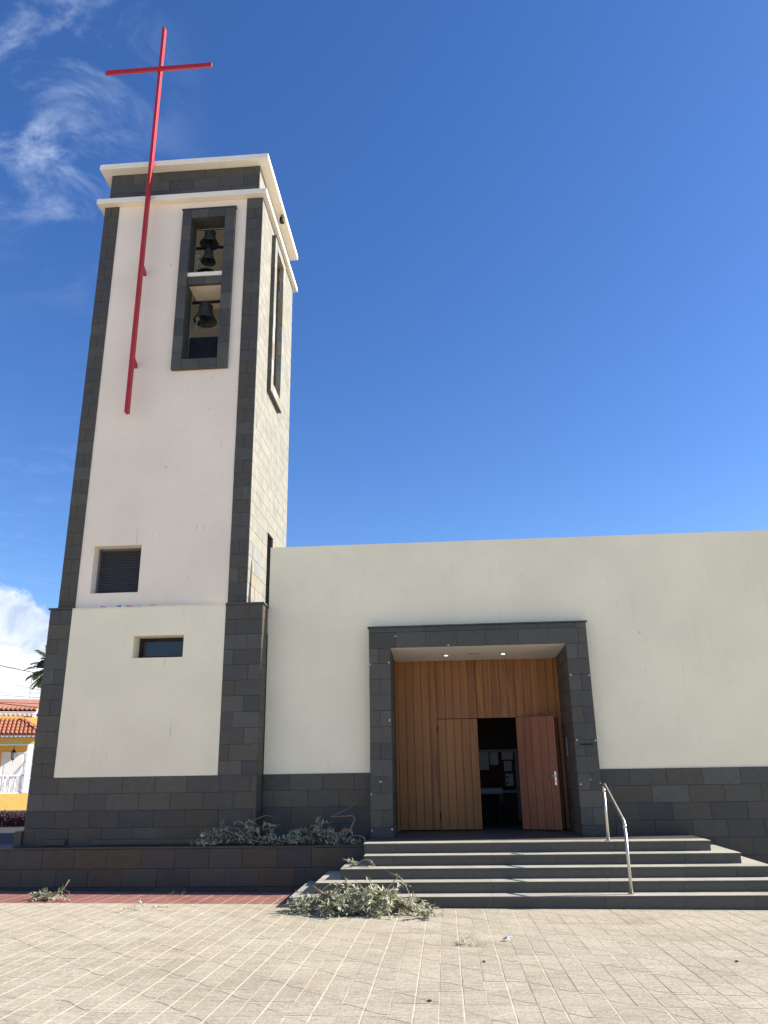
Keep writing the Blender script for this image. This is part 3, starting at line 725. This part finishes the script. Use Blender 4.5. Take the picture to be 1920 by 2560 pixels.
# ------------------------------------------------------------------ entrance steps and landing
steps=thing('entrance_steps','five wide dark stone steps with pale sunlit treads up to the doorway','steps',(1.1,13,0))
RS=.16
def stepgeo(k): # k=1..5 : x0,x1,y0
    return (-2.475+.353*(k-1) if k<5 else -1.45), 4.37+.353*(5-k), 13.0+.327*(k-1)
mb=MB()
for k in range(1,6):
    x0,x1,y0=stepgeo(k); mb.box(x0+.03+.002*k,x1-.03-.002*k,y0+.03,15.9,-.55+.01*k,RS*k-.04)
part('step_core',mb,'mortar',steps)
for k in range(1,6):
    x0,x1,y0=stepgeo(k); zt=RS*k; zb=RS*(k-1) if k>1 else -.25
    xb=14.81 if k<5 else 15.3
    # risers: front
    cuts=[x0+.012]+[c for c in (-1.0+.02*k,.62+.03*k,2.2+.12*k,3.35+.12*k,4.5,5.4) if x0+.3<c<x1-.25]+[x1-.012]
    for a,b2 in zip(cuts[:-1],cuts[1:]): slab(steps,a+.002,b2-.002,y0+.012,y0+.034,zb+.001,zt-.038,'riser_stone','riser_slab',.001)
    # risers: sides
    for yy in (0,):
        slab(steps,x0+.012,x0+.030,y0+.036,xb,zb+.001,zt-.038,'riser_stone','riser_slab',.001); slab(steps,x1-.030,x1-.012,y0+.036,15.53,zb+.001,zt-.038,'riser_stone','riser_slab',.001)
    # treads: thin pale layer paints the sunlight on top, dark nosing beneath
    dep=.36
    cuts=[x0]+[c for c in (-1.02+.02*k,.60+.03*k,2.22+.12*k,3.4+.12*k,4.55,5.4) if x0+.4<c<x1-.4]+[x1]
    for a,b2 in zip(cuts[:-1],cuts[1:]): slab(steps,a+.0015,b2-.0015,y0+.002,y0+dep,zt-.006,zt,'sunlit_tread','tread_slab',.0004); slab(steps,a+.0015,b2-.0015,y0,y0+dep,zt-.036,zt-.0066,'riser_stone','nosing_slab',.0008)
    if k<5:
        slab(steps,x0+.002,x0+.40,y0+dep+.003,xb,zt-.006,zt,'sunlit_tread','tread_slab',.0004); slab(steps,x1-.40,x1-.002,y0+dep+.003,15.53,zt-.006,zt,'sunlit_tread','tread_slab',.0004)
        slab(steps,x0,x0+.40,y0+dep+.003,xb,zt-.036,zt-.0066,'riser_stone','nosing_slab',.0008); slab(steps,x1-.40,x1,y0+dep+.003,15.53,zt-.036,zt-.0066,'riser_stone','nosing_slab',.0008)
for i in range(5):
    for j in range(2):
        a=-1.45+i*1.164; slab(steps,a+.002,a+1.162,14.308+.363+j*.46,14.308+.363+j*.46+.457 if j==0 else 15.56,.77,.80-.001,'riser_stone','landing_slab',.0008)  # landing behind the front strip: dark stone copy paints the building's shade
mb=MB(); mb.box(-.998,2.438,15.37,16.89,.77,.7985); part('threshold_slab',mb,'riser_stone',steps)

# ------------------------------------------------------------------ handrail
hr=thing('handrail','stainless steel tube handrail standing on the entrance steps','handrail',(2.74,13.15,.16))
part('post',MB().tube([(2.742,13.15,.17),(2.742,13.15,1.13)],.024,16),'stainless',hr,True)
part('post',MB().tube([(2.712,14.40,.81),(2.712,14.40,1.62)],.024,16),'stainless',hr,True)
part('top_rail',MB().tube([(2.712,14.40,1.60),(2.713,14.395,1.66),(2.715,14.37,1.70),(2.717,14.33,1.70),(2.74,13.26,1.225),(2.742,13.19,1.19),(2.742,13.155,1.15),(2.742,13.15,1.10)],.0255,16),'stainless',hr,True)
part('elbow_sleeve',MB().tube([(2.742,13.15,1.09),(2.742,13.15,1.14)],.029,16),'stainless',hr,True)
part('elbow_sleeve',MB().tube([(2.712,14.40,1.58),(2.712,14.40,1.63)],.029,16),'stainless',hr,True)
part('base_flange',MB().tube([(2.742,13.15,.160),(2.742,13.15,.172)],.055,20),'stainless',hr)
part('base_flange',MB().tube([(2.712,14.40,.80),(2.712,14.40,.812)],.055,20),'stainless',hr)
flush()

# ------------------------------------------------------------------ cut olive branches
def leaf(mb,p,d,n,l,wd):
    d=d.normalized(); s=d.cross(n)
    if s.length<1e-3: s=d.cross(Vector((1,0,0)))
    s.normalize(); nn=s.cross(d)
    a=p+d*l*.42+s*wd+nn*wd*.35; b2=p+d*l*.42-s*wd+nn*wd*.35; t=p+d*l-nn*l*.08; m=p+d*l*.45
    mb.add([p,a,m,b2,t],[(0,2,1),(0,3,2),(1,2,4),(2,3,4)])
def pile(name,label,cx,cy,zfun,rx,ry,hfun,ntw,seed,logs=(),arcs=6,leafl=(.055,.098),group=None):
    r=random.Random(seed); z0=zfun(cx,cy)
    t=thing(name,label,'branches',(cx,cy,z0),0,group); tw_=MB(); lv_=MB(); bk=MB()
    def twig(p,d,l,n,rad,dr=.5):
        pts=[]; q=p.copy(); dd=d.normalized()
        for i in range(n+1):
            pts.append(q.copy()); dd=(dd+Vector((r.uniform(-.18,.18),r.uniform(-.18,.18),-dr/n+r.uniform(-.1,.1)))).normalized(); q=q+dd*(l/n)
            zz=zfun(q.x,q.y)+.008
            if q.z<zz: q.z=zz; dd.z=abs(dd.z)*.2
        tw_.tube([x-Vector((cx,cy,z0)) for x in pts],[rad*(1-.7*i/n) for i in range(n+1)],4,cap=False)
        return pts
    for k in range(ntw):
        a=r.uniform(0,6.283); q=math.sqrt(r.random()); x=cx+rx*q*math.cos(a); y=cy+ry*q*math.sin(a)
        hh=hfun((x-cx)/rx)*(1-.45*q*q); z=zfun(x,y)+.015+hh*r.random()**.8
        az=r.uniform(0,6.283); d=Vector((math.cos(az),math.sin(az)*.8,r.uniform(-.15,.65)))
        pts=twig(Vector((x,y,z)),d,r.uniform(.16,.34),6,.0022)
        for i in range(1,len(pts)):
            ax=(pts[i]-pts[i-1]).normalized()
            for s in range(4):
                p=pts[i-1].lerp(pts[i],(s+r.random())/4); sd=Vector((r.uniform(-1,1),r.uniform(-1,1),r.uniform(-.6,.9)))
                dd=(ax*.75+sd*.75); l=r.uniform(*leafl); e=p+dd.normalized()*l
                if e.z<zfun(e.x,e.y)+.003: dd.z=abs(dd.z)+.05
                leaf(lv_,p-Vector((cx,cy,z0)),dd,Vector((r.uniform(-.5,.5),r.uniform(-.5,.5),1)),l,l*r.uniform(.12,.17))
    for k in range(arcs):
        a=r.uniform(-1,1); x=cx+rx*a*.9; y=cy+r.uniform(-.5,.5)*ry; z=zfun(x,y)+hfun(a)*.7
        d=Vector((r.uniform(-1,1),r.uniform(-.4,.4),1.1)); pts=twig(Vector((x,y,z)),d,r.uniform(.3,.5),8,.0045,1.9)
        for i in range(5,len(pts)):
            for s in range(3):
                dd=(pts[i]-pts[i-1]).normalized()+Vector((r.uniform(-1,1),r.uniform(-1,1),r.uniform(-1,.4)))
                leaf(lv_,pts[i]-Vector((cx,cy,z0)),dd,Vector((0,r.uniform(-1,1),1)),r.uniform(*leafl),.007)
    for L in logs:
        pts=[Vector(p)-Vector((cx,cy,z0)) for p in L[0]]; bk.tube(pts,L[1],8)
    if logs: lpart('branch',bk,'bark',t,True)
    lpart('twigs',tw_,'twig',t,kind='stuff'); lpart('leaves',lv_,'olive_leaf',t,kind='stuff')
    return t
def stepz(x,y):
    z=gz(x,y)
    for k in range(1,6):
        x0,x1,y0=stepgeo(k)
        if x>x0 and x<x1 and y>y0: z=RS*k
    return z
hp=lambda a:.17+.17*math.exp(-((a-.45)/.45)**2)+.06*math.exp(-((a+.5)/.3)**2)
pile('olive_branches','big sunlit heap of cut olive branches on the paving against the steps',-1.40,12.50,stepz,.92,.36,hp,250,3,
  logs=[([(-2.06,12.62,.36),(-1.90,12.56,.28),(-1.70,12.50,.20),(-1.45,12.45,.13)],[.026,.024,.02,.015]),([(-1.0,12.6,.30),(-.80,12.45,.20),(-.55,12.30,.08),(-.45,12.26,.04)],[.018,.022,.024,.026]),([(-1.3,12.7,.2),(-1.0,12.6,.26),(-.75,12.62,.5),(-.98,12.66,.58)],[.012,.011,.008,.004])],arcs=14)
tzf=lambda x,y:TZ
pile('olive_branches','small cut olive branches on the terrace under the plaster panel',-4.22,14.86,tzf,.22,.12,lambda a:.32*math.exp(-(a-.1)**2*2),20,11,arcs=3,
  logs=[([(-4.1,14.9,1.07),(-3.8,14.88,1.03),(-3.6,14.86,.85),(-3.3,14.84,.78)],[.008,.01,.011,.012])])
pile('olive_branches','arching cut olive branches on the terrace at the corner of tower and hall',-3.42,14.9,tzf,.46,.15,lambda a:.10+.24*math.exp(-((a-.15)/.4)**2),20,12,arcs=7,
  logs=[([(-3.6,14.9,.79),(-3.62,14.9,.98),(-3.5,14.9,1.17),(-3.3,14.9,1.24),(-3.12,14.9,1.2)],[.012,.011,.009,.006,.003])])
pile('olive_branches','widest heap of cut olive branches on the terrace beside the doorway stone',-2.35,14.9,tzf,.62,.16,lambda a:.10+.33*math.exp(-((a-.05)/.5)**2),54,13,arcs=6,
  logs=[([(-1.95,14.9,.80),(-1.75,14.9,.98),(-1.66,14.88,1.16),(-1.7,14.9,1.22),(-2.1,14.9,1.2)],[.016,.016,.015,.013,.008]),([(-2.1,14.85,1.2),(-1.8,14.85,1.33),(-1.62,14.85,1.45)],[.008,.006,.004])])
pile('olive_sprig','leafy olive sprig with a pale cut stem lying on the red paving',-6.62,13.68,gz,.22,.12,lambda a:.08,17,21,arcs=0,
  logs=[([(-6.55,13.68,.10),(-6.42,13.75,.2),(-6.36,13.8,.33)],[.008,.008,.009]),([(-6.45,13.74,.19),(-6.3,13.7,.16),(-6.24,13.66,.06)],[.006,.005,.004])],leafl=(.06,.10))
pile('olive_sprig','dry pale olive sprig lying on the third step',-1.50,13.80,stepz,.07,.04,lambda a:.08,4,22,arcs=1,leafl=(.04,.07))
pile('olive_sprig','tiny olive sprig on cream paving near the red strip',-4.55,12.62,gz,.08,.04,lambda a:.02,3,23,arcs=0,leafl=(.04,.07))
pile('olive_sprig','small dark olive sprig alone on the open paving',.13,10.08,gz,.04,.04,lambda a:.03,3,24,arcs=0,leafl=(.04,.06))
pile('olive_sprig','loose leaf litter trailing off the big heap of branches',-.32,12.1,gz,.16,.10,lambda a:.03,8,25,arcs=0)
pile('olive_sprig','stray olive twig on the red paving at the foot of the wall',-4.62,14.62,gz,.05,.03,lambda a:.05,2,26,arcs=0,leafl=(.04,.06))
m=MB(); r_=random.Random(5)
P_=[Vector((math.cos(a)*.06*r_.uniform(.7,1.2),math.sin(a)*.04*r_.uniform(.7,1.2),r_.uniform(.003,.05))) for a in [k*.785 for k in range(8)]]
m.add(P_+[Vector((0,0,.05))],[(k,(k+1)%8,8) for k in range(8)])
o=link('paper_scrap',m.mesh('paper_scrap','paper'),None,(.66,10.42,gz(.66,10.42)+.002)); tag(o,'crumpled white paper scrap on the sunlit paving','paper scrap')
for k,(x,y,lab) in enumerate(((.33,9.22,'dark pebble on a paving groove'),(-.21,7.62,'rounder dark pebble lying alone on open paving'),(2.95,9.35,'tiny dark pebble on paving before the handrail'))):
    m=MB().lathe([(0,-.002),(.014,.002),(.018,.008),(.012,.015),(0,.018)],seg=9)
    m.v=[(a*(1+.3*math.sin(b*90+k)),b*.8,c) for a,b,c in m.v]
    o=link('pebble',m.mesh('pebble','mortar'),None,(x,y,gz(x,y)+.002)); tag(o,lab,'pebble')

# ------------------------------------------------------------------ background on the left
def shrub(mb,n,x0,x1,y0,y1,z0,z1,l,r):
    for k in range(n):
        p=Vector((r.uniform(x0,x1),r.uniform(y0,y1),z0+(z1-z0)*r.random()**.6+r.uniform(-.05,.05)))
        d=Vector((r.uniform(-1,1),r.uniform(-1,1),r.uniform(-.5,1))); leaf(mb,p,d,Vector((r.uniform(-1,1),r.uniform(-1,1),.6)),l*r.uniform(.7,1.3),l*.28)
hd=thing('hedge','dark purple-red clipped hedge beyond the left end of the tower','hedge',(-12.2,21.4,TZ))
m=MB(); shrub(m,9000,-16.5,-9.7,20.9,21.9,TZ-.2,1.02,.07,random.Random(3)); part('foliage',m,'hedge_leaf',hd,kind='stuff')
m=MB(); m.box(-16.4,-9.8,21.1,21.7,TZ-.1,.92); part('stems',m,'hedge_stem',hd)

house=thing('house','yellow single-storey house with tiled porch roof and white balustrade','house',(-22.05,42.0,0.0),R(25))
def hb(name,x0,x1,y0,y1,z0,z1,mat,parent=None,bev=0):
    m=MB(); m.box(x0,x1,y0,y1,z0,z1); return lpart(name,m,mat,parent or house,bevel=bev)
hb('parapet',-7,0,0,.25,.15,1.0,'yellow_wall'); hb('parapet',-.25,-.002,.251,1.9,.15,1.0,'yellow_wall')
hb('base_wall',-7.1,.1,-.1,6,-1,.148,'concrete_grey')
hb('rear_wall',-7,0,1.9,2.1,.15,5.0,'yellow_wall'); hb('house_body',-7,-.9,2.101,8,.15,5.06,'yellow_wall')
hb('porch_floor',-6.99,-.26,.26,1.89,.9,.99,'concrete_grey')
for x in (-.36,-4.2): hb('pillar',x,x+.34,.0,.34,1.001,3.5,'white_paint',bev=.015)
hb('porch_beam',-7,0,.0,.34,3.501,3.92,'yellow_wall'); hb('porch_beam',-.34,0,.341,1.9,3.501,3.92,'yellow_wall'); hb('beam_trim',-7,-.361,-.02,.33,3.44,3.50,'white_paint')
hb('porch_ceiling',-6.99,-.35,.35,1.89,3.7,3.78,'yellow_wall')
rl=hb('balustrade_rail',-3.86,-.362,.06,.26,1.86,1.94,'white_paint',bev=.01); hb('balustrade_base',-3.86,-.362,.06,.26,1.001,1.06,'white_paint',rl)
bm=MB().lathe([(.045,0),(.05,.06),(.03,.1),(.035,.16),(.062,.30),(.05,.44),(.028,.55),(.045,.62),(.03,.68),(.05,.73),(.05,.79)],seg=10).mesh('baluster','white_paint'); bm.shade_smooth()
for k in range(14): link('baluster',bm,rl,(-.52-k*.25,.16,1.065))
dw=hb('shutter_door',-1.62,-.50,1.86,1.899,.991,3.06,'white_paint')
for k in range(40): hb('shutter_slat',-1.53,-.59,1.843,1.859,1.05+k*.048,1.092+k*.048,'white_paint',dw)
hb('door_casing',-1.70,-1.621,1.84,1.899,.991,3.14,'white_paint',dw); hb('door_casing',-.499,-.42,1.84,1.899,.991,3.14,'white_paint',dw); hb('door_casing',-1.62,-.50,1.84,1.899,3.061,3.14,'white_paint',dw)
# porch roof: barrel tiles in courses
tm=MB(); NS=8; TL=.34
for z_,yy in ((0,0),(1,TL)):
    for i in range(NS+1):
        a=math.pi*i/NS; rr=.098-.010*z_; tm.v.append((-rr*math.cos(a),yy,rr*math.sin(a)*.9+.012*(1-z_)))
for i in range(NS): tm.f.append((i,i+1,NS+2+i,NS+1+i)); tm.m.append(0)
tme=tm.mesh('roof_tile','roof_tile'); tme.shade_smooth()
sl_=math.atan2(.80,1.35)
m=MB(); m.add([(-7.2,-.42,4.02),(.35,-.42,4.02),(-.85,.95,4.84),(-7.2,.95,4.84),(-7.2,-.42,3.93),(.35,-.42,3.93),(.35,2.4,3.93),(-7.2,2.4,3.93),(.35,2.4,4.02),(-.85,2.4,4.84)],[(0,1,2,3),(4,7,6,5),(0,4,5,1),(1,5,6,8),(1,8,9,2)])
prf=lpart('porch_roof',m,'roof_tile_pale',house)
for i in range(26):
    x=.28-i*.212
    for j in range(5):
        y=-.48+j*.29
        if x>.42-(j*.29+.05)*.86: continue
        o=link('roof_tile',tme,prf,(x,y,4.005+(y+.42)*.595+.02),(sl_*.98,0,0)); 
        sd_=o.modifiers.new('s','SOLIDIFY'); sd_.thickness=.014
for i in range(9):
    y=-.30+i*.212
    for j in range(5):
        x=.40-j*.26
        if x< .37-(y+.42)*.86 and False: continue
        if (.40-x)*1.12>(y+.46): continue
        link('roof_tile',tme,prf,(x,y,4.005+(.35-x)*.683+.02),(0,0,R(90))).rotation_euler=(sl_*1.05,0,R(90))
for j in range(6):   # hip tiles
    f=j/6; link('roof_tile',tme,prf,(.36-1.2*f,-.44+1.37*f,4.07+.80*f),(sl_*.8,0,R(41)),(1.1,1,1.1))
scl=MB()
for i in range(34):
    x=.30-i*.212; pts=[(x+.098*math.cos(math.pi*k/8),.085*math.sin(math.pi*k/8)) for k in range(9)]
    n=len(pts); scl.add([(a,-.43,3.935-b2+.0) for a,b2 in pts]+[(a,-.36,3.935-b2) for a,b2 in pts],[tuple(range(n)),tuple(range(2*n-1,n-1,-1))]+[(k,k+1,n+k+1,n+k) for k in range(n-1)])
lpart('scalloped_eave',scl,'white_paint',prf)
ln=thing('hanging_lantern','black iron lantern hanging under the yellow house porch','lantern',(-23.05,41.75,2.86),R(25))
lpart('chain',MB().tube([(0,0,.38),(0,0,.70)],.012,6),'black_iron',ln); lpart('roof_cap',MB().lathe([(.17,.22),(.10,.28),(.05,.35),(.02,.42),(0,.43)],seg=8),'black_iron',ln); lpart('ceiling_rose',MB().tube([(0,0,.68),(0,0,.70)],.07,10),'black_iron',ln)
for a in range(6):
    c,s=math.cos(R(60*a)),math.sin(R(60*a)); lpart('cage_bar',MB().tube([(.12*c,.12*s,.22),(.08*c,.08*s,-.12)],.01,5),'black_iron',ln)
lpart('lantern_glass',MB().lathe([(.105,.21),(.07,-.11)],seg=6),'galvanised',ln); lpart('finial',MB().lathe([(.085,-.11),(.07,-.15),(.02,-.18),(.015,-.25),(0,-.27)],seg=8),'black_iron',ln)

h2=thing('house','pink house with scalloped tiled eaves rising behind the yellow house','house',(-25.2,50.0,0.0),R(25))
def hb2(name,x0,x1,y0,y1,z0,z1,mat,parent=None):
    m=MB(); m.box(x0,x1,y0,y1,z0,z1); return lpart(name,m,mat,parent or h2)
hb2('wall',-9,-1.3,0,8,-.9,5.55,'pink_wall'); hb2('wall',-1.3,4,.9,8,-.9,5.3,'pink_wall')
hb2('eave_board',-9.2,-1.1,-.30,.1,5.551,5.72,'white_paint'); hb2('eave_board',-1.099,4.2,.6,1.0,5.301,5.47,'white_paint')
def tileroof(x0,x1,y,z,rows):
    m=MB(); m.add([(x0,y,z),(x1,y,z),(x1,y+4,z+1.1),(x0,y+4,z+1.1)],[(0,1,2,3)]); pr=lpart('tiled_roof',m,'roof_tile_pale',h2)
    n=int((x1-x0)/.27)
    for i in range(n):
        for j in range(rows): link('roof_tile',tme,pr,(x1-.13-i*.27,y-.05+j*.3,z+.02+j*.3*.275),(math.atan(.275),0,0),(1.25,1.1,1.25))
    sc=MB()
    for i in range(n):
        x=x1-.13-i*.27; pts=[(x+.125*math.cos(math.pi*k/6),.11*math.sin(math.pi*k/6)) for k in range(7)]; q=len(pts)
        sc.add([(a,y+.02,z-.15-b2) for a,b2 in pts]+[(a,y+.08,z-.15-b2) for a,b2 in pts],[tuple(range(q)),tuple(range(2*q-1,q-1,-1))]+[(k,k+1,q+k+1,q+k) for k in range(q-1)])
    lpart('scalloped_eave',sc,'white_paint',pr)
tileroof(-5,-1.05,-.34,5.74,3); tileroof(-1.1,3.0,.56,5.49,3)
an=thing('aerial','thin rooftop television aerial on the pink house','antenna',(-26.2,48.5,6.0),R(-10))
lpart('mast',MB().tube([(0,0,-.1),(0,0,1.75)],.022,6),'galvanised',an); lpart('boom',MB().tube([(-.45,0,1.55),(.45,.1,1.45)],.015,5),'galvanised',an)
for k in range(6): x=-.42+k*.168; lpart('element',MB().tube([(x,.0,1.32),(x+.02,.02,1.75)],.010,5),'galvanised',an)
for k,(za,zb,xx) in enumerate(((7.73,7.28,'highest and thickest'),(6.80,6.36,'second highest'),(6.52,6.48,'pale level'),(6.28,6.12,'middle'),(5.92,5.82,'lower'),(5.74,5.50,'thick low sagging'),(5.28,5.26,'lowest'))):
    pts=[(-30+14*t,46-2*t,(za+(zb-za)*(t-.40)/.17)-.25*math.sin(math.pi*t)+.24) for t in [i/12 for i in range(13)]]
    o=link('power_cable',MB().tube(pts,.022 if 'thick' in xx else .013,5).mesh('power_cable','rubber')); tag(o,f'{xx} overhead cable beyond the pink roof','cable','overhead cables')

def palm(label,x,y,z0,zt,nf,L,seed,trunk_r=.2):
    r=random.Random(seed); t=thing('palm_tree',label,'tree',(x,y,z0))
    H_=zt-z0; lpart('trunk',MB().tube([(0,0,0),(.05,0,H_*.5),(0,0,H_)],[trunk_r*1.2,trunk_r,trunk_r*.9],10),'bark',t,True)
    fr=MB(); lv=MB()
    for k in range(nf):
        az=2*math.pi*k/nf*2.4+r.uniform(-.2,.2); el=R(r.uniform(-25,75)); pts=[]; p=Vector((0,0,H_)); d=Vector((math.cos(az)*math.cos(el),math.sin(az)*math.cos(el),math.sin(el)))
        for i in range(15): pts.append(p.copy()); p=p+d*(L/14); d=(d+Vector((0,0,-.085))).normalized()
        fr.tube(pts,[.025*(1-.8*i/14) for i in range(15)],4,cap=False)
        for i in range(2,15):
            ax=(pts[i]-pts[i-1]).normalized(); sd=ax.cross(Vector((0,0,1)))
            if sd.length<.05: sd=Vector((1,0,0))
            sd.normalize()
            for q in range(4):
                b2=pts[i-1].lerp(pts[i],q/4)
                for s in (-1,1):
                    l=L*.22*math.sin(math.pi*min(1,(i+q/4)/15*.86+.12))+.08; dd=(ax*.75+sd*s*.9+Vector((0,0,r.uniform(-.25,.3)))).normalized(); e=b2+dd*l+Vector((0,0,-l*.18)); wv_=ax*.014
                    md=b2+dd*l*.5; lv.add([b2-wv_,b2+wv_,md+wv_*1.4,e,md-wv_*1.4],[(0,1,2,4),(4,2,3)])
    lpart('fronds',fr,'palm_leaf',t); lpart('crown',lv,'palm_leaf',t,kind='stuff')
palm('feathery palm behind the tower with fronds showing past its left edge',-16.25,32.0,-.9,6.1,52,1.3,4)
palm('palm mostly hidden behind the right end of the hall roof',20.3,40.0,-.9,12.0,26,2.3,8,.22)
lp=thing('street_lamp','black dome street lamp showing beside the left edge of the tower','lamp',(-16.42,31.2,-.9))
lpart('pole',MB().tube([(.55,0,0),(.55,0,7.0),(.5,0,7.25),(.3,0,7.35),(.1,0,7.32)],[.06,.045,.04,.035,.03],10),'black_iron',lp,True)
lpart('dome',MB().lathe([(0,7.42-.05),(.10,7.36),(.19,7.28),(.25,7.17),(.265,7.10),(.27,7.06),(.25,7.06),(.24,7.12),(0,7.3)],seg=28),'black_iron',lp,True)
lpart('diffuser',MB().lathe([(.235,7.09),(.0,7.085)],seg=24),'galvanised',lp)
